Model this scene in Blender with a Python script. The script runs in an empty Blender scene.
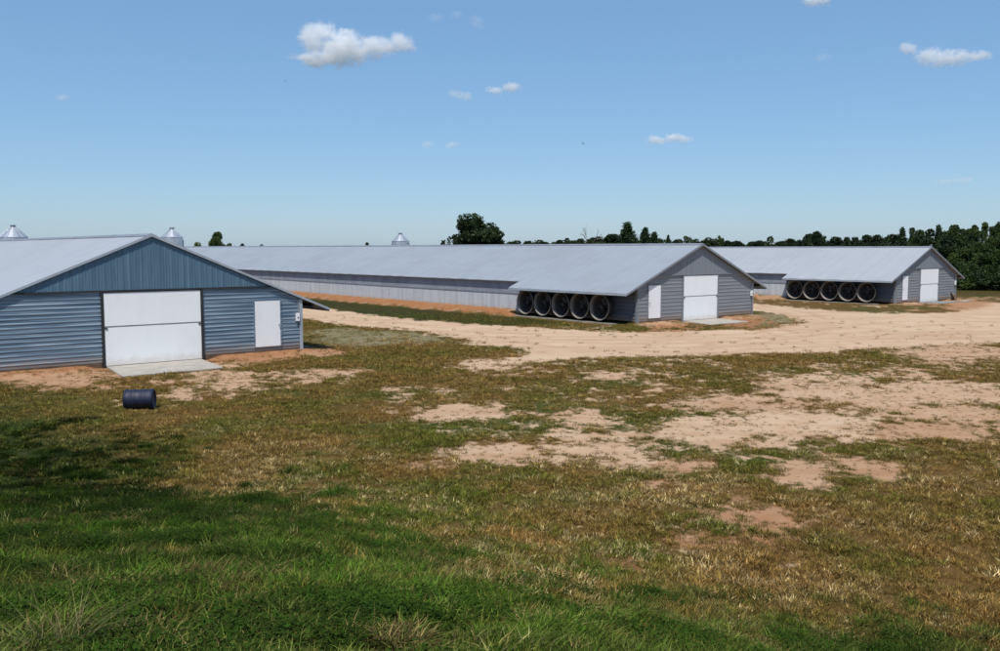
import bpy, bmesh, math, random
import numpy as np
from mathutils import Vector, Matrix

random.seed(7)
RNG = np.random.default_rng(11)
SC = bpy.context.scene
COL = SC.collection

# ------------------------------------------------------------------ camera
FPX, CXP, CYP, HYP, EYE = 888.0, 500.0, 325.5, 249.0, 4.4
PITCH = math.atan((CYP - HYP) / FPX)
cam_d = bpy.data.cameras.new("camera")
cam_d.sensor_width = 36.0
cam_d.lens = FPX / 1000 * 36.0
cam_d.clip_start = 0.05
cam_d.clip_end = 20000
cam = bpy.data.objects.new("camera", cam_d)
cam.location = (0, 0, EYE)
cam.rotation_euler = (math.radians(90) - PITCH, 0, 0)
COL.objects.link(cam)
SC.camera = cam

def ray(px, py):
    dx, d = px - CXP, py - CYP
    return np.array([dx, FPX * math.cos(PITCH) - d * math.sin(PITCH), -(FPX * math.sin(PITCH) + d * math.cos(PITCH))])

def on_ground(px, py, z=-0.1):
    r = ray(px, py)
    t = (z - EYE) / r[2]
    return np.array([r[0] * t, r[1] * t, z])

def at_depth(px, py, Y):
    r = ray(px, py)
    t = Y / r[1]
    return np.array([r[0] * t, Y, EYE + r[2] * t])

def project(x, y, z):
    dz = z - EYE
    fw = y * math.cos(PITCH) - dz * math.sin(PITCH)
    up = y * math.sin(PITCH) + dz * math.cos(PITCH)
    ok = fw > 0.3
    fw = np.where(ok, fw, 1.0)
    return np.where(ok, CXP + FPX * x / fw, -9999.0), np.where(ok, CYP - FPX * up / fw, 9999.0)

# ------------------------------------------------------------------ noise
def _hash(ix, iy, seed):
    h = (ix.astype(np.int64) * 374761393 + iy.astype(np.int64) * 668265263 + seed * 1442695041) & 0xFFFFFFFF
    h = ((h ^ (h >> 13)) * 1274126177) & 0xFFFFFFFF
    h = (h ^ (h >> 16)) & 0xFFFFFFFF
    return h / 4294967295.0

def vnoise(x, y, seed=0):
    ix, iy = np.floor(x), np.floor(y)
    fx, fy = x - ix, y - iy
    fx, fy = fx * fx * (3 - 2 * fx), fy * fy * (3 - 2 * fy)
    a, b = _hash(ix, iy, seed), _hash(ix + 1, iy, seed)
    c, d = _hash(ix, iy + 1, seed), _hash(ix + 1, iy + 1, seed)
    return (a + (b - a) * fx) * (1 - fy) + (c + (d - c) * fx) * fy

def fbm(x, y, seed=0, octv=4):
    s, a, t = 0, 1.0, 0
    for o in range(octv):
        s = s + a * vnoise(x * 2 ** o + 17.3 * o, y * 2 ** o - 9.1 * o, seed + o)
        t += a
        a *= 0.55
    return s / t                                    # 0..1

def sstep(a, b, x):
    t = np.clip((x - a) / (b - a), 0, 1)
    return t * t * (3 - 2 * t)

# ------------------------------------------------------------------ helpers
def tag(o, label=None, cat=None, group=None, kind=None):
    if label: o["label"] = label
    if cat: o["category"] = cat
    if group: o["group"] = group
    if kind: o["kind"] = kind
    return o

def empty(name, loc=(0, 0, 0), rz=0.0):
    o = bpy.data.objects.new(name, None)
    o.location = loc
    o.rotation_euler = (0, 0, rz)
    COL.objects.link(o)
    return o

def obj(name, bm, mat, parent=None, smooth=False, loc=None):
    me = bpy.data.meshes.new(name)
    bmesh.ops.recalc_face_normals(bm, faces=bm.faces)
    bm.to_mesh(me)
    bm.free()
    if smooth:
        for p in me.polygons: p.use_smooth = True
    me.materials.append(mat)
    o = bpy.data.objects.new(name, me)
    if loc is not None: o.location = loc
    COL.objects.link(o)
    if parent: o.parent = parent
    return o

def array_mesh(name, verts, faces, mat, smooth=False):
    me = bpy.data.meshes.new(name)
    verts = np.asarray(verts, dtype=np.float32)
    faces = np.asarray(faces, dtype=np.int32)
    k = faces.shape[1]
    me.vertices.add(len(verts)); me.vertices.foreach_set("co", verts.ravel())
    me.loops.add(faces.size); me.loops.foreach_set("vertex_index", faces.ravel())
    me.polygons.add(len(faces)); me.polygons.foreach_set("loop_start", np.arange(0, faces.size, k, dtype=np.int32))
    me.polygons.foreach_set("use_smooth", np.full(len(faces), smooth, dtype=bool))
    me.update(calc_edges=True)
    me.validate()
    if mat: me.materials.append(mat)
    return me

def box(bm, x0, x1, y0, y1, z0, z1):
    vs = [bm.verts.new(p) for p in ((x0, y0, z0), (x1, y0, z0), (x1, y1, z0), (x0, y1, z0), (x0, y0, z1), (x1, y0, z1), (x1, y1, z1), (x0, y1, z1))]
    for f in ((0, 3, 2, 1), (4, 5, 6, 7), (0, 1, 5, 4), (1, 2, 6, 5), (2, 3, 7, 6), (3, 0, 4, 7)):
        bm.faces.new([vs[i] for i in f])
    return vs

def prism(bm, pts, axis_vec):
    """closed prism: polygon pts (3-D) pushed along axis_vec"""
    a = [bm.verts.new(p) for p in pts]
    b = [bm.verts.new(Vector(p) + Vector(axis_vec)) for p in pts]
    bm.faces.new(a); bm.faces.new(list(reversed(b)))
    n = len(pts)
    for i in range(n):
        bm.faces.new((a[i], b[i], b[(i + 1) % n], a[(i + 1) % n]))

def lathe(bm, prof, n=40, axis='z', close=False):
    rings = []
    for r, h in prof:
        ring = []
        for k in range(n):
            t = 2 * math.pi * k / n
            c, s = r * math.cos(t), r * math.sin(t)
            ring.append(bm.verts.new({'z': (c, s, h), 'x': (h, c, s), 'y': (c, h, s)}[axis]))
        rings.append(ring)
    for i in range(len(rings) - 1):
        for k in range(n):
            bm.faces.new((rings[i][k], rings[i][(k + 1) % n], rings[i + 1][(k + 1) % n], rings[i + 1][k]))
    if close:
        bm.faces.new(rings[0]); bm.faces.new(rings[-1])
    return rings

def tube(bm, p0, p1, r0, r1, n=8):
    p0, p1 = Vector(p0), Vector(p1)
    d = (p1 - p0).normalized()
    a = d.orthogonal().normalized(); b = d.cross(a)
    A, B = [], []
    for k in range(n):
        t = 2 * math.pi * k / n
        o = a * math.cos(t) + b * math.sin(t)
        A.append(bm.verts.new(p0 + o * r0)); B.append(bm.verts.new(p1 + o * r1))
    for k in range(n):
        bm.faces.new((A[k], A[(k + 1) % n], B[(k + 1) % n], B[k]))
    bm.faces.new(A); bm.faces.new(list(reversed(B)))

# ------------------------------------------------------------------ materials
class NT:
    def __init__(s, m):
        s.t = m.node_tree; s.n = s.t.nodes; s.l = s.t.links
    def new(s, t, **kw):
        n = s.n.new(t)
        for k, v in kw.items(): setattr(n, k, v)
        return n
    def link(s, a, b): s.l.new(a, b)
    def math(s, op, a, b=None, clamp=False):
        n = s.new("ShaderNodeMath", operation=op, use_clamp=clamp)
        for i, v in enumerate((a, b)):
            if v is None: continue
            if isinstance(v, (int, float)): n.inputs[i].default_value = v
            else: s.link(v, n.inputs[i])
        return n.outputs[0]
    def mix(s, f, a, b, mode='MIX'):
        n = s.new("ShaderNodeMix", data_type='RGBA', blend_type=mode)
        for i, v in ((0, f), (6, a), (7, b)):
            if isinstance(v, (int, float)): n.inputs[i].default_value = v
            elif isinstance(v, tuple): n.inputs[i].default_value = (*v, 1)
            else: s.link(v, n.inputs[i])
        return n.outputs[2]
    def noise(s, vec, scale, detail=4, rough=0.6, dist=0.0):
        n = s.new("ShaderNodeTexNoise")
        n.inputs["Scale"].default_value = scale
        n.inputs["Detail"].default_value = detail
        n.inputs["Roughness"].default_value = rough
        n.inputs["Distortion"].default_value = dist
        if vec is not None: s.link(vec, n.inputs["Vector"])
        return n.outputs[0]
    def ramp(s, f, *stops):
        n = s.new("ShaderNodeMapRange", interpolation_type='SMOOTHSTEP')
        s.link(f, n.inputs[0])
        n.inputs[1].default_value, n.inputs[2].default_value = stops[0], stops[1]
        n.inputs[3].default_value, n.inputs[4].default_value = (stops[2], stops[3]) if len(stops) > 2 else (0, 1)
        return n.outputs[0]
    def mapping(s, scale, obj_space=True):
        tc = s.new("ShaderNodeTexCoord")
        mp = s.new("ShaderNodeMapping")
        s.link(tc.outputs["Object"], mp.inputs[0])
        mp.inputs["Scale"].default_value = scale
        return mp.outputs[0]

def new_mat(name):
    m = bpy.data.materials.new(name)
    m.use_nodes = True
    nt = NT(m)
    return m, nt, nt.n["Principled BSDF"]

def surface(name, col, col2=None, rough=0.6, metallic=0.0, scale=(1, 1, 1), nscale=1.0, lo=0.35, hi=0.7, bump=0.0, bscale=30, spec=0.5, dirt=None):
    """base colour with a second colour (wear, painted reflections) spread by noise; optional third dirt stain"""
    m, nt, b = new_mat(name)
    b.inputs["Roughness"].default_value = rough
    b.inputs["Metallic"].default_value = metallic
    b.inputs["Specular IOR Level"].default_value = spec
    vec = nt.mapping(scale)
    c = None
    n1 = nt.noise(vec, nscale, 5, 0.65)
    c = nt.mix(nt.ramp(n1, lo, hi), col, col2 or tuple(x * 0.8 for x in col))
    if dirt:
        n2 = nt.noise(nt.mapping((1, 1, 1)), dirt[1], 6, 0.7)
        c = nt.mix(nt.ramp(n2, dirt[2], dirt[3], 0, dirt[4]), c, dirt[0])
    nt.link(c, b.inputs["Base Color"])
    r = nt.ramp(n1, 0.2, 0.8, rough * 0.85, min(1, rough * 1.15))
    nt.link(r, b.inputs["Roughness"])
    if bump:
        bp = nt.new("ShaderNodeBump")
        bp.inputs["Strength"].default_value = bump
        bp.inputs["Distance"].default_value = 0.02
        nt.link(nt.noise(nt.mapping((1, 1, 1)), bscale, 5, 0.6), bp.inputs["Height"])
        nt.link(bp.outputs[0], b.inputs["Normal"])
    return m

BLUE_SIDING = surface("blue_siding", (.10, .162, .228), (.285, .365, .44), .36, .25, (.16, 1, 7), 2.0, .38, .66)  # pale streaks are glossy reflections painted into the siding colour
BLUE_GABLE = surface("blue_gable", (.076, .142, .20), (.11, .19, .255), .45, .2, (5, 1, .3), 1.2)
GREY_SIDING = surface("grey_siding", (.195, .21, .227), (.245, .258, .272), .5, .15, (.25, 1, 6), 1.2)
GREY_GABLE = surface("grey_gable", (.18, .20, .228), (.22, .238, .262), .5, .2, (5, 1, .3), 1.0)
ROOF = surface("roof_metal", (.345, .37, .395), (.29, .31, .335), .55, .3, (.25, .12, .25), 1.2, .35, .7)
ROOF_PALE = surface("pale_roof_metal", (.42, .43, .445), (.36, .37, .385), .55, .3, (.25, .12, .25), 1.2, .35, .7)
TRIM_LIGHT = surface("light_trim", (.42, .46, .50), (.34, .37, .41), .5, .3)
TRIM_GREY = surface("grey_trim", (.26, .28, .31), (.2, .21, .24), .5, .3)
DARK = surface("dark_metal", (.02, .021, .024), (.035, .034, .033), .6, .2)
WHITE = surface("white_door_paint", (.79, .80, .81), (.73, .74, .75), .5, 0, (1, 1, .5), .8, .4, .75, dirt=((.55, .47, .38), 3.0, .62, .8, .35))
CONC = surface("concrete", (.37, .34, .295), (.29, .265, .23), .9, 0, (1, 1, 1), 2.0, bump=.3, dirt=((.40, .28, .18), 1.5, .5, .75, .6))
CONC_DARK = surface("weathered_concrete", (.22, .23, .23), (.15, .16, .16), .9, 0, (1, 1, 1), 2.0, bump=.3)
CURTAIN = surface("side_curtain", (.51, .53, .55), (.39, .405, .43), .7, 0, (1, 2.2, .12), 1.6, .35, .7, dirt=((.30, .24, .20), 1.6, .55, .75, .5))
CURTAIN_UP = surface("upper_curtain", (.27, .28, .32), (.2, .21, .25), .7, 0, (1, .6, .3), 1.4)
GALV = surface("galvanised_steel", (.55, .57, .60), (.42, .44, .47), .38, .7, (1, 1, .4), 2.5)
FAN_CONE = surface("fan_cone", (.065, .054, .05), (.045, .038, .035), .6, 0, (1, 1, 1), 2.0)
FAN_RIM = surface("fan_rim", (.24, .205, .17), (.15, .13, .11), .6, 0, (1, 1, 1), 2.0)
SIDE_GREY = surface("shaded_side_siding", (.085, .10, .135), (.11, .125, .155), .5, .15, (1, .25, 6), 1.2)  # darker copy of the front siding, under-eave shade put into the colour
FAN_DARK = surface("fan_inside", (.035, .03, .03), (.06, .045, .04), .7, .1)
BLADE = surface("fan_blade", (.08, .062, .058), (.05, .042, .04), .55, .4)
BARREL = surface("barrel_plastic", (.004, .008, .026), (.007, .012, .036), .6, 0, (1, 1, 1), 3.0, dirt=((.10, .08, .06), 4.0, .6, .8, .5))
BARK = surface("bark", (.10, .075, .055), (.06, .045, .035), .9, 0, (1, 1, .3), 4.0)
PAD = surface("fan_pad_concrete", (.26, .235, .19), (.19, .17, .14), .9, 0, (1, 1, 1), 1.5)
FOUND = surface("foundation", (.12, .075, .05), (.06, .045, .035), .95, 0, (1, 1, 1), 2.5)
BOARD = surface("scrap_board", (.30, .20, .12), (.2, .13, .08), .85, 0, (1, 1, 1), 4)
TIMBER = surface("old_timber", (.06, .05, .045), (.1, .08, .07), .85, 0, (1, 1, 1), 4)
BIRD = surface("bird_plumage", (.02, .02, .022), None, .8)

def panel_laps(m, pitch):
    """thin dark lap between roof sheets every pitch metres along the barn, with rust-dull streaks running down the slope"""
    nt = NT(m); b = nt.n["Principled BSDF"]
    src = b.inputs["Base Color"].links[0].from_socket
    tc = nt.new("ShaderNodeTexCoord"); sp = nt.new("ShaderNodeSeparateXYZ"); nt.link(tc.outputs["Object"], sp.inputs[0])
    fr = nt.math('FRACT', nt.math('DIVIDE', sp.outputs[1], pitch))
    lap = nt.math('LESS_THAN', fr, .05)
    st = nt.noise(nt.mapping((.10, 2.4, .1)), 1.0, 4, .6)
    c = nt.mix(nt.math('MULTIPLY', lap, .2), src, (.14, .15, .17))
    c = nt.mix(nt.ramp(st, .5, .8, 0, .2), c, (.20, .20, .21))
    nt.link(c, b.inputs["Base Color"])
for q in (ROOF, ROOF_PALE): panel_laps(q, .92)

def low_grime(m, z0, col, k):
    """soil splashed up the foot of a wall or door"""
    nt = NT(m); b = nt.n["Principled BSDF"]
    src = b.inputs["Base Color"].links[0].from_socket
    tc = nt.new("ShaderNodeTexCoord"); sp = nt.new("ShaderNodeSeparateXYZ"); nt.link(tc.outputs["Object"], sp.inputs[0])
    h = nt.math('ADD', sp.outputs[2], nt.math('MULTIPLY', nt.math('SUBTRACT', nt.noise(tc.outputs["Object"], 5, 5, .7), .5), z0 * 1.6))
    nt.link(nt.mix(nt.ramp(h, z0, 0, 0, k), src, col), b.inputs["Base Color"])
low_grime(WHITE, .34, (.50, .38, .26), .38)
for q in (BLUE_SIDING, GREY_SIDING, CURTAIN, SIDE_GREY): low_grime(q, .55, (.30, .19, .11), .6)

def leaf_mat(name, c1, c2, transl=0.25, attr="tint", inst=False):
    m, nt, b = new_mat(name)
    a = nt.new("ShaderNodeAttribute", attribute_name=attr)
    c = nt.mix(a.outputs["Fac"], c1, c2)
    nt.link(c, b.inputs["Base Color"])
    b.inputs["Roughness"].default_value = .6
    b.inputs["Specular IOR Level"].default_value = .25
    tr = nt.new("ShaderNodeBsdfTranslucent")
    nt.link(c, tr.inputs[0])
    mx = nt.new("ShaderNodeMixShader")
    mx.inputs[0].default_value = transl
    nt.link(b.outputs[0], mx.inputs[1]); nt.link(tr.outputs[0], mx.inputs[2])
    nt.link(mx.outputs[0], nt.n["Material Output"].inputs[0])
    return m

LEAF_DARK = leaf_mat("dark_leaves", (.010, .022, .007), (.042, .066, .018))
LEAF_MID = leaf_mat("green_leaves", (.018, .042, .009), (.078, .118, .024))
LEAF_GREEN = leaf_mat("fresh_leaves", (.022, .046, .010), (.085, .12, .026))
LEAF_PINE = leaf_mat("pine_needles", (.013, .034, .014), (.038, .07, .022), .15)
LEAF_YEL = leaf_mat("yellow_green_leaves", (.05, .07, .018), (.12, .14, .035))

# ------------------------------------------------------------------ barn placement
A = math.radians(39.5)
U = np.array([-math.sin(A), math.cos(A)])          # back along a barn
V = np.array([math.cos(A), math.sin(A)])           # along a front wall, to the right
c1 = on_ground(302, 349.5, 0)[:2]; c2 = on_ground(752, 314.5, 0)[:2]; c3 = on_ground(955, 299, 0)[:2]
BARNS = [dict(c=c1, W=12.7, zr=4.92, oh=1.3, lng=142, ext=11.0, rake=.10),
         dict(c=c2, W=11.5, zr=4.68, oh=1.2, lng=142, ext=10.4, rake=.25),
         dict(c=c3, W=10.8, zr=4.55, oh=1.1, lng=132, ext=9.7, rake=.25)]
DOORS = [(-8.2, -4.48), (-7.3, -3.92), (-6.72, -3.5)]

def barn_uv(b, x, y):
    dx, dy = x - b['c'][0], y - b['c'][1]
    return dx * U[0] + dy * U[1], dx * V[0] + dy * V[1]

# ------------------------------------------------------------------ terrain height
def height(x, y):
    r = np.hypot(x, y)
    az = np.arctan2(x, np.maximum(y, 1e-3))
    T = np.clip(15.5 - 11.0 * az, 9.0, 23.0)
    reff = r * sstep(-0.3, 0.6, y / np.maximum(r, 1e-3))
    z = -0.1 + 2.85 * (1 - sstep(0, 1, reff / T))
    near = sstep(75, 30, r)
    z = z + near * (0.11 * (fbm(x * .35, y * .35, 3, 3) - .5) + 0.05 * (fbm(x * 1.9, y * 1.9, 5, 3) - .5))
    for i, b in enumerate(BARNS):
        u, v = barn_uv(b, x, y)
        W = b['W']
        dx = np.maximum(np.maximum(-W - v, v), 0)
        dy = np.maximum(np.maximum(-u, u - b['lng']), 0)
        d = np.hypot(dx, dy)
        k = .17 + (.08 - .17) * sstep(-.3, 1.0, u) + .34 * sstep(b['ext'] - .2, b['ext'] + 1.0, u)
        wd = 1.3 + .6 * sstep(b['ext'] - .2, b['ext'] + 1.0, u)
        berm = k * (1 - sstep(0, 1, d / wd))
        door = sstep(DOORS[i][0] - .9, DOORS[i][0] - .1, v) * sstep(DOORS[i][1] + .9, DOORS[i][1] + .1, v) * (u < 1.5)
        berm = berm * (1 - door)
        flat = sstep(6, 3.4, d)
        z = np.where(d < 6, z * (1 - flat) + (-0.11) * flat, z)
        z = z + berm
    return z

# ------------------------------------------------------------------ ground cover maps (where earth lies bare, where the grass is lush)
road_px = [(140, 288), (200, 294), (290, 306), (330, 309.5), (380, 316), (430, 320.5), (500, 325.5), (560, 329), (625, 331.5), (690, 330), (745, 329.5), (775, 326.5), (800, 322),
           (790, 316), (765, 311.5), (745, 309), (735, 301.5), (752, 303), (775, 305), (800, 308), (840, 311), (900, 313.5), (950, 313), (975, 308), (990, 303), (1030, 302),
           (1150, 305), (1150, 345), (1000, 342.5), (960, 343.5), (900, 348), (850, 350.5), (800, 353), (740, 355), (690, 356), (640, 357), (590, 358.5), (560, 361), (530, 363),
           (500, 364), (490, 360), (526, 353), (520, 349), (500, 347), (476, 345), (459, 339.5), (437, 334), (400, 329.5), (350, 326), (305, 318.5), (290, 316), (200, 302), (140, 294)]
gravel_px = [(303, 331), (340, 328), (400, 331), (437, 335.5), (455, 341), (420, 344.5), (360, 347), (318, 346)]
grey_px = [(754, 316), (770, 313), (795, 316), (805, 321), (775, 325), (740, 329), (725, 327), (750, 323)]
ROAD = np.array([on_ground(*p)[:2] for p in road_px])
GRAV = np.array([on_ground(*p)[:2] for p in gravel_px])
GREYP = np.array([on_ground(*p)[:2] for p in grey_px])

LANES = [np.array([on_ground(*p)[:2] for p in q]) for q in (
    [(140, 291), (200, 297), (290, 311), (380, 322), (470, 333), (560, 344), (660, 345), (760, 340), (880, 331), (1000, 324), (1150, 320)],
    [(470, 333), (560, 337), (660, 337.5), (740, 335), (820, 325), (900, 319), (1000, 316), (1150, 312)],
    [(560, 351), (680, 351), (800, 345), (900, 338), (1010, 333), (1150, 328)],
    [(720, 343), (790, 335), (815, 322), (800, 313), (762, 307), (740, 303)])]

def line_d(x, y, P):
    d = np.full(x.shape, 1e9)
    for (ax, ay), (bx, by) in zip(P[:-1], P[1:]):
        ex, ey = bx - ax, by - ay
        t = np.clip(((x - ax) * ex + (y - ay) * ey) / (ex * ex + ey * ey), 0, 1)
        d = np.minimum(d, np.hypot(x - ax - t * ex, y - ay - t * ey))
    return d

def ruts(x, y):
    w = (fbm(x * .25, y * .25, 201, 3) - .5) * 1.6
    k = np.zeros(x.shape)
    for i, P in enumerate(LANES):
        d = line_d(x + w, y - w, P)
        k = np.maximum(k, np.exp(-((d - .85) / .28) ** 2) * sstep(.34, .56, fbm(x * .3, y * .3, 210 + i, 3)))
    return k

def poly_sd(x, y, P):
    """signed distance in metres, negative inside"""
    d = np.full(x.shape, 1e9); ins = np.zeros(x.shape, bool)
    n = len(P)
    for i in range(n):
        ax, ay = P[i]; bx, by = P[(i + 1) % n]
        ex, ey = bx - ax, by - ay
        t = np.clip(((x - ax) * ex + (y - ay) * ey) / (ex * ex + ey * ey), 0, 1)
        d = np.minimum(d, np.hypot(x - ax - t * ex, y - ay - t * ey))
        c = ((ay > y) != (by > y)) & (x < (bx - ax) * (y - ay) / (by - ay + 1e-12) + ax)
        ins ^= c
    return np.where(ins, -d, d)

# bare patches seen in the field: bounds x0, x1, y0, y1 measured on the photo, bareness, redness
PATCH = [(440, 515, 358, 371, .75, .1), (490, 525, 382, 393, .45, .1), (570, 645, 368, 384, .75, .15), (410, 520, 401, 418, 1.0, .15), (555, 620, 408, 428, .8, .2),
         (540, 575, 428, 439, .7, .1), (440, 560, 445, 463, .9, .2), (540, 660, 436, 464, 1.05, .15), (405, 480, 455, 472, .65, .5), (678, 740, 392, 420, .8, .25),
         (668, 750, 414, 446, 1.1, .1), (658, 714, 456, 472, .7, .55), (640, 670, 482, 493, .55, .6), (890, 1010, 343, 369, .9, .3), (770, 890, 368, 400, .9, .2),
         (845, 1010, 376, 412, 1.0, .25), (875, 1010, 395, 424, .9, .3), (675, 815, 392, 415, .8, .3), (720, 875, 412, 441, 1.1, .08), (860, 1010, 416, 440, .8, .45),
         (770, 845, 462, 489, .75, .4), (720, 820, 495, 536, .55, .65), (830, 900, 455, 478, .5, .5), (560, 670, 372, 382, .4, .2), (600, 760, 385, 392, .45, .2),
         (505, 670, 558, 572, .34, .8), (440, 505, 572, 585, .4, .8), (660, 790, 532, 545, .4, .8),
         (-20, 125, 370, 389, .9, .55), (195, 305, 350, 362, .95, .75), (180, 268, 364, 392, .75, .3), (250, 370, 370, 382, .75, .3), (300, 340, 348, 357, .85, .65),
         (103, 128, 399, 407, .6, .2), (160, 200, 384, 406, .6, .3), (112, 235, 376, 386, .6, .4), (640, 695, 318, 331, .9, .85), (715, 765, 315, 326, .85, .9),
         (892, 930, 300, 309, .6, .6), (930, 1010, 299, 310, .95, .7), (225, 300, 392, 398, .3, .3), (395, 470, 386, 396, .4, .15),
         (460, 560, 372, 382, .4, .15)]
LUSH_PX = np.array([(-200, 392), (0, 398), (45, 408), (95, 432), (145, 456), (200, 482), (270, 502), (330, 514), (380, 540), (450, 562), (520, 580), (600, 588), (700, 592), (760, 600),
                    (850, 618), (940, 634), (1010, 645), (1100, 655), (1400, 900), (-900, 900)], float)

def cover(x, y, z):
    px, py = project(x, y, z)
    fine = sstep(75, 35, np.hypot(x, y))
    n1 = fbm(x * .55, y * .55, 21, 5) - .5
    n2 = fbm(x * 1.7, y * 1.7, 31, 4) - .5
    n3 = (fbm(x * 5.2, y * 5.2, 41, 3) - .5) * fine
    bare = np.full(x.shape, -1.0); red = np.zeros(x.shape)
    for x0, x1, y0, y1, s, rd in PATCH:
        cxp, cyp, rx, ry = (x0 + x1) / 2, (y0 + y1) / 2, (x1 - x0) / 2, (y1 - y0) / 2
        d = np.sqrt(((px - cxp) / rx) ** 2 + ((py - cyp) / ry) ** 2)
        fld = s * (1 - d * .60) - .27
        m = fld > bare
        bare = np.where(m, fld, bare)
        red = np.where(m & (fld > -.3), rd, red)
    field = sstep(500, 430, py) * sstep(340, 520, px) * (py > 300)
    bare = np.maximum(bare, -.62 + .45 * field)
    n4 = (fbm(x * 14, y * 14, 61, 2) - .5) * fine
    dirt = sstep(-.25, .42, bare + n1 * 1.0 + n2 * .95 + n3 * .9 + n4 * .5)
    dirt = np.where(bare < -.9, 0, dirt)
    sd = poly_sd(x, y, ROAD) + n1 * 1.8 + n2 * 1.6 + n3 * 1.1
    road = sstep(.45, -.45, sd)
    gr = sstep(.8, -1.0, np.minimum(poly_sd(x, y, GRAV), poly_sd(x, y, GREYP)) + n1 * 2.5 + n2 * 1.0)
    gr = gr * (1 - road)
    u, v = barn_uv(BARNS[1], x, y)
    dirt = dirt * (1 - .97 * sstep(-11, -9.5, v + 11.5) * (v < -11.3) * sstep(3, 5, u))
    for i, b in enumerate(BARNS):
        u, v = barn_uv(b, x, y)
        out = np.minimum(np.abs(v), np.abs(v + b['W']))
        side = (u > b['ext'] - .3) & (u < b['lng']) & ((v > -.1) | (v < -b['W'] + .1))
        bermm = sstep(1.9, 1.1, out + n1 * 1.2 + n2 * .8) * side
        dirt = np.maximum(dirt, bermm); red = np.where(bermm > .1, .95 - .25 * (i == 2), red)
        front = sstep(1.2, .3, -u + n1 * 1.6 + n2) * (u < .2) * (v > -b['W'] - .5) * (v < .8)
        dirt = np.maximum(dirt, front * (.9, .5, .5)[i]); red = np.where(front > .2, (.85, .45, .4)[i], red)
    sdl = poly_sd(px, py, LUSH_PX)
    lush = sstep(34, -42, sdl + n1 * 95 + n2 * 75) * sstep(-.36, -.16, n2 + n3 * .5 + .5 * n1 + sstep(520, 250, px) * .12)
    # a strip of green verge beside the middle barn
    u, v = barn_uv(BARNS[1], x, y)
    verge = sstep(-10.5, -8.5, v + 11.5 + n1 * 2) * sstep(-1.2, -2.2, v + 11.5) * (u > 4) * .75
    lush = np.maximum(lush, verge)
    far = sstep(80, 110, np.hypot(x, y)) * .6
    lush = np.maximum(lush, far)
    tone = np.clip(fbm(x * .22, y * .22, 55, 4) * 1.5 - .38 + n2 * .6, 0, 1)
    return dirt, road, gr, lush, red, tone, px, py

# ------------------------------------------------------------------ ground mesh (polar sheet reaching past the horizon)
def build_ground():
    az = np.concatenate([np.linspace(-180, -45, 46)[:-1], np.linspace(-45, -34, 45)[:-1], np.linspace(-34, 34, 760), np.linspace(34, 45, 45)[1:], np.linspace(45, 180, 46)[1:-1]])
    az = np.radians(az)
    dep = np.concatenate([np.linspace(75, 27, 18)[:-1], np.degrees(np.arctan(np.linspace(math.tan(math.radians(27)), math.tan(math.radians(2.9)), 400)))])
    rr = EYE / np.tan(np.radians(dep))
    rr = np.concatenate([rr, np.linspace(rr[-1] + 1.3, 175, 66), np.geomspace(185, 9000, 40)])
    na, nr = len(az), len(rr)
    R, Z = np.meshgrid(rr, az, indexing='ij')
    X, Y = (R * np.sin(Z)).ravel(), (R * np.cos(Z)).ravel()
    H = height(X, Y)
    dirt, road, gr, lush, red, tone, _, _ = cover(X, Y, H)
    rut = ruts(X, Y) * road
    H = H - 0.03 * road - .012 * dirt - .02 * rut
    X = np.append(X, 0.0); Y = np.append(Y, 0.0); H = np.append(H, height(np.array([0.0]), np.array([0.0]))[0])
    pad = lambda a, v: np.append(a, v)
    m1 = np.stack([pad(np.maximum(dirt, road), 0), pad(lush, 1), pad(gr, 0), pad(rut, 0)], 1)
    m2 = np.stack([pad(red * (1 - road * .85), 0), pad(tone, .5), pad(road, 0), np.ones(len(X))], 1)
    I = np.arange(nr * na).reshape(nr, na)
    J = np.roll(I, -1, axis=1)
    quads = np.stack([I[:-1], J[:-1], J[1:], I[1:]], -1).reshape(-1, 4)
    fr = m2[quads, 2].mean(1)
    isroad = fr > .5
    co = np.stack([X, Y, H], 1)
    def make(name, q, extra=None):
        used, inv = np.unique(q.ravel(), return_inverse=True)
        me = array_mesh(name, co[used], inv.reshape(-1, 4)[:, ::-1], GROUND, True)
        for nm, mm in (("mask", m1), ("mask2", m2)):
            at = me.attributes.new(nm, 'FLOAT_COLOR', 'POINT')
            at.data.foreach_set("color", mm[used].astype(np.float32).ravel())
        o = bpy.data.objects.new(name, me)
        COL.objects.link(o)
        tag(o, kind="structure")
        return o
    g = make("ground", quads[~isroad])
    tag(g, "patchy grassy field of brown turf and bare tan earth in front of the barns", "ground")
    r = make("dirt_road", quads[isroad])
    tag(r, "wide pale sandy dirt road sweeping past the barn fronts", "road")

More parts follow.
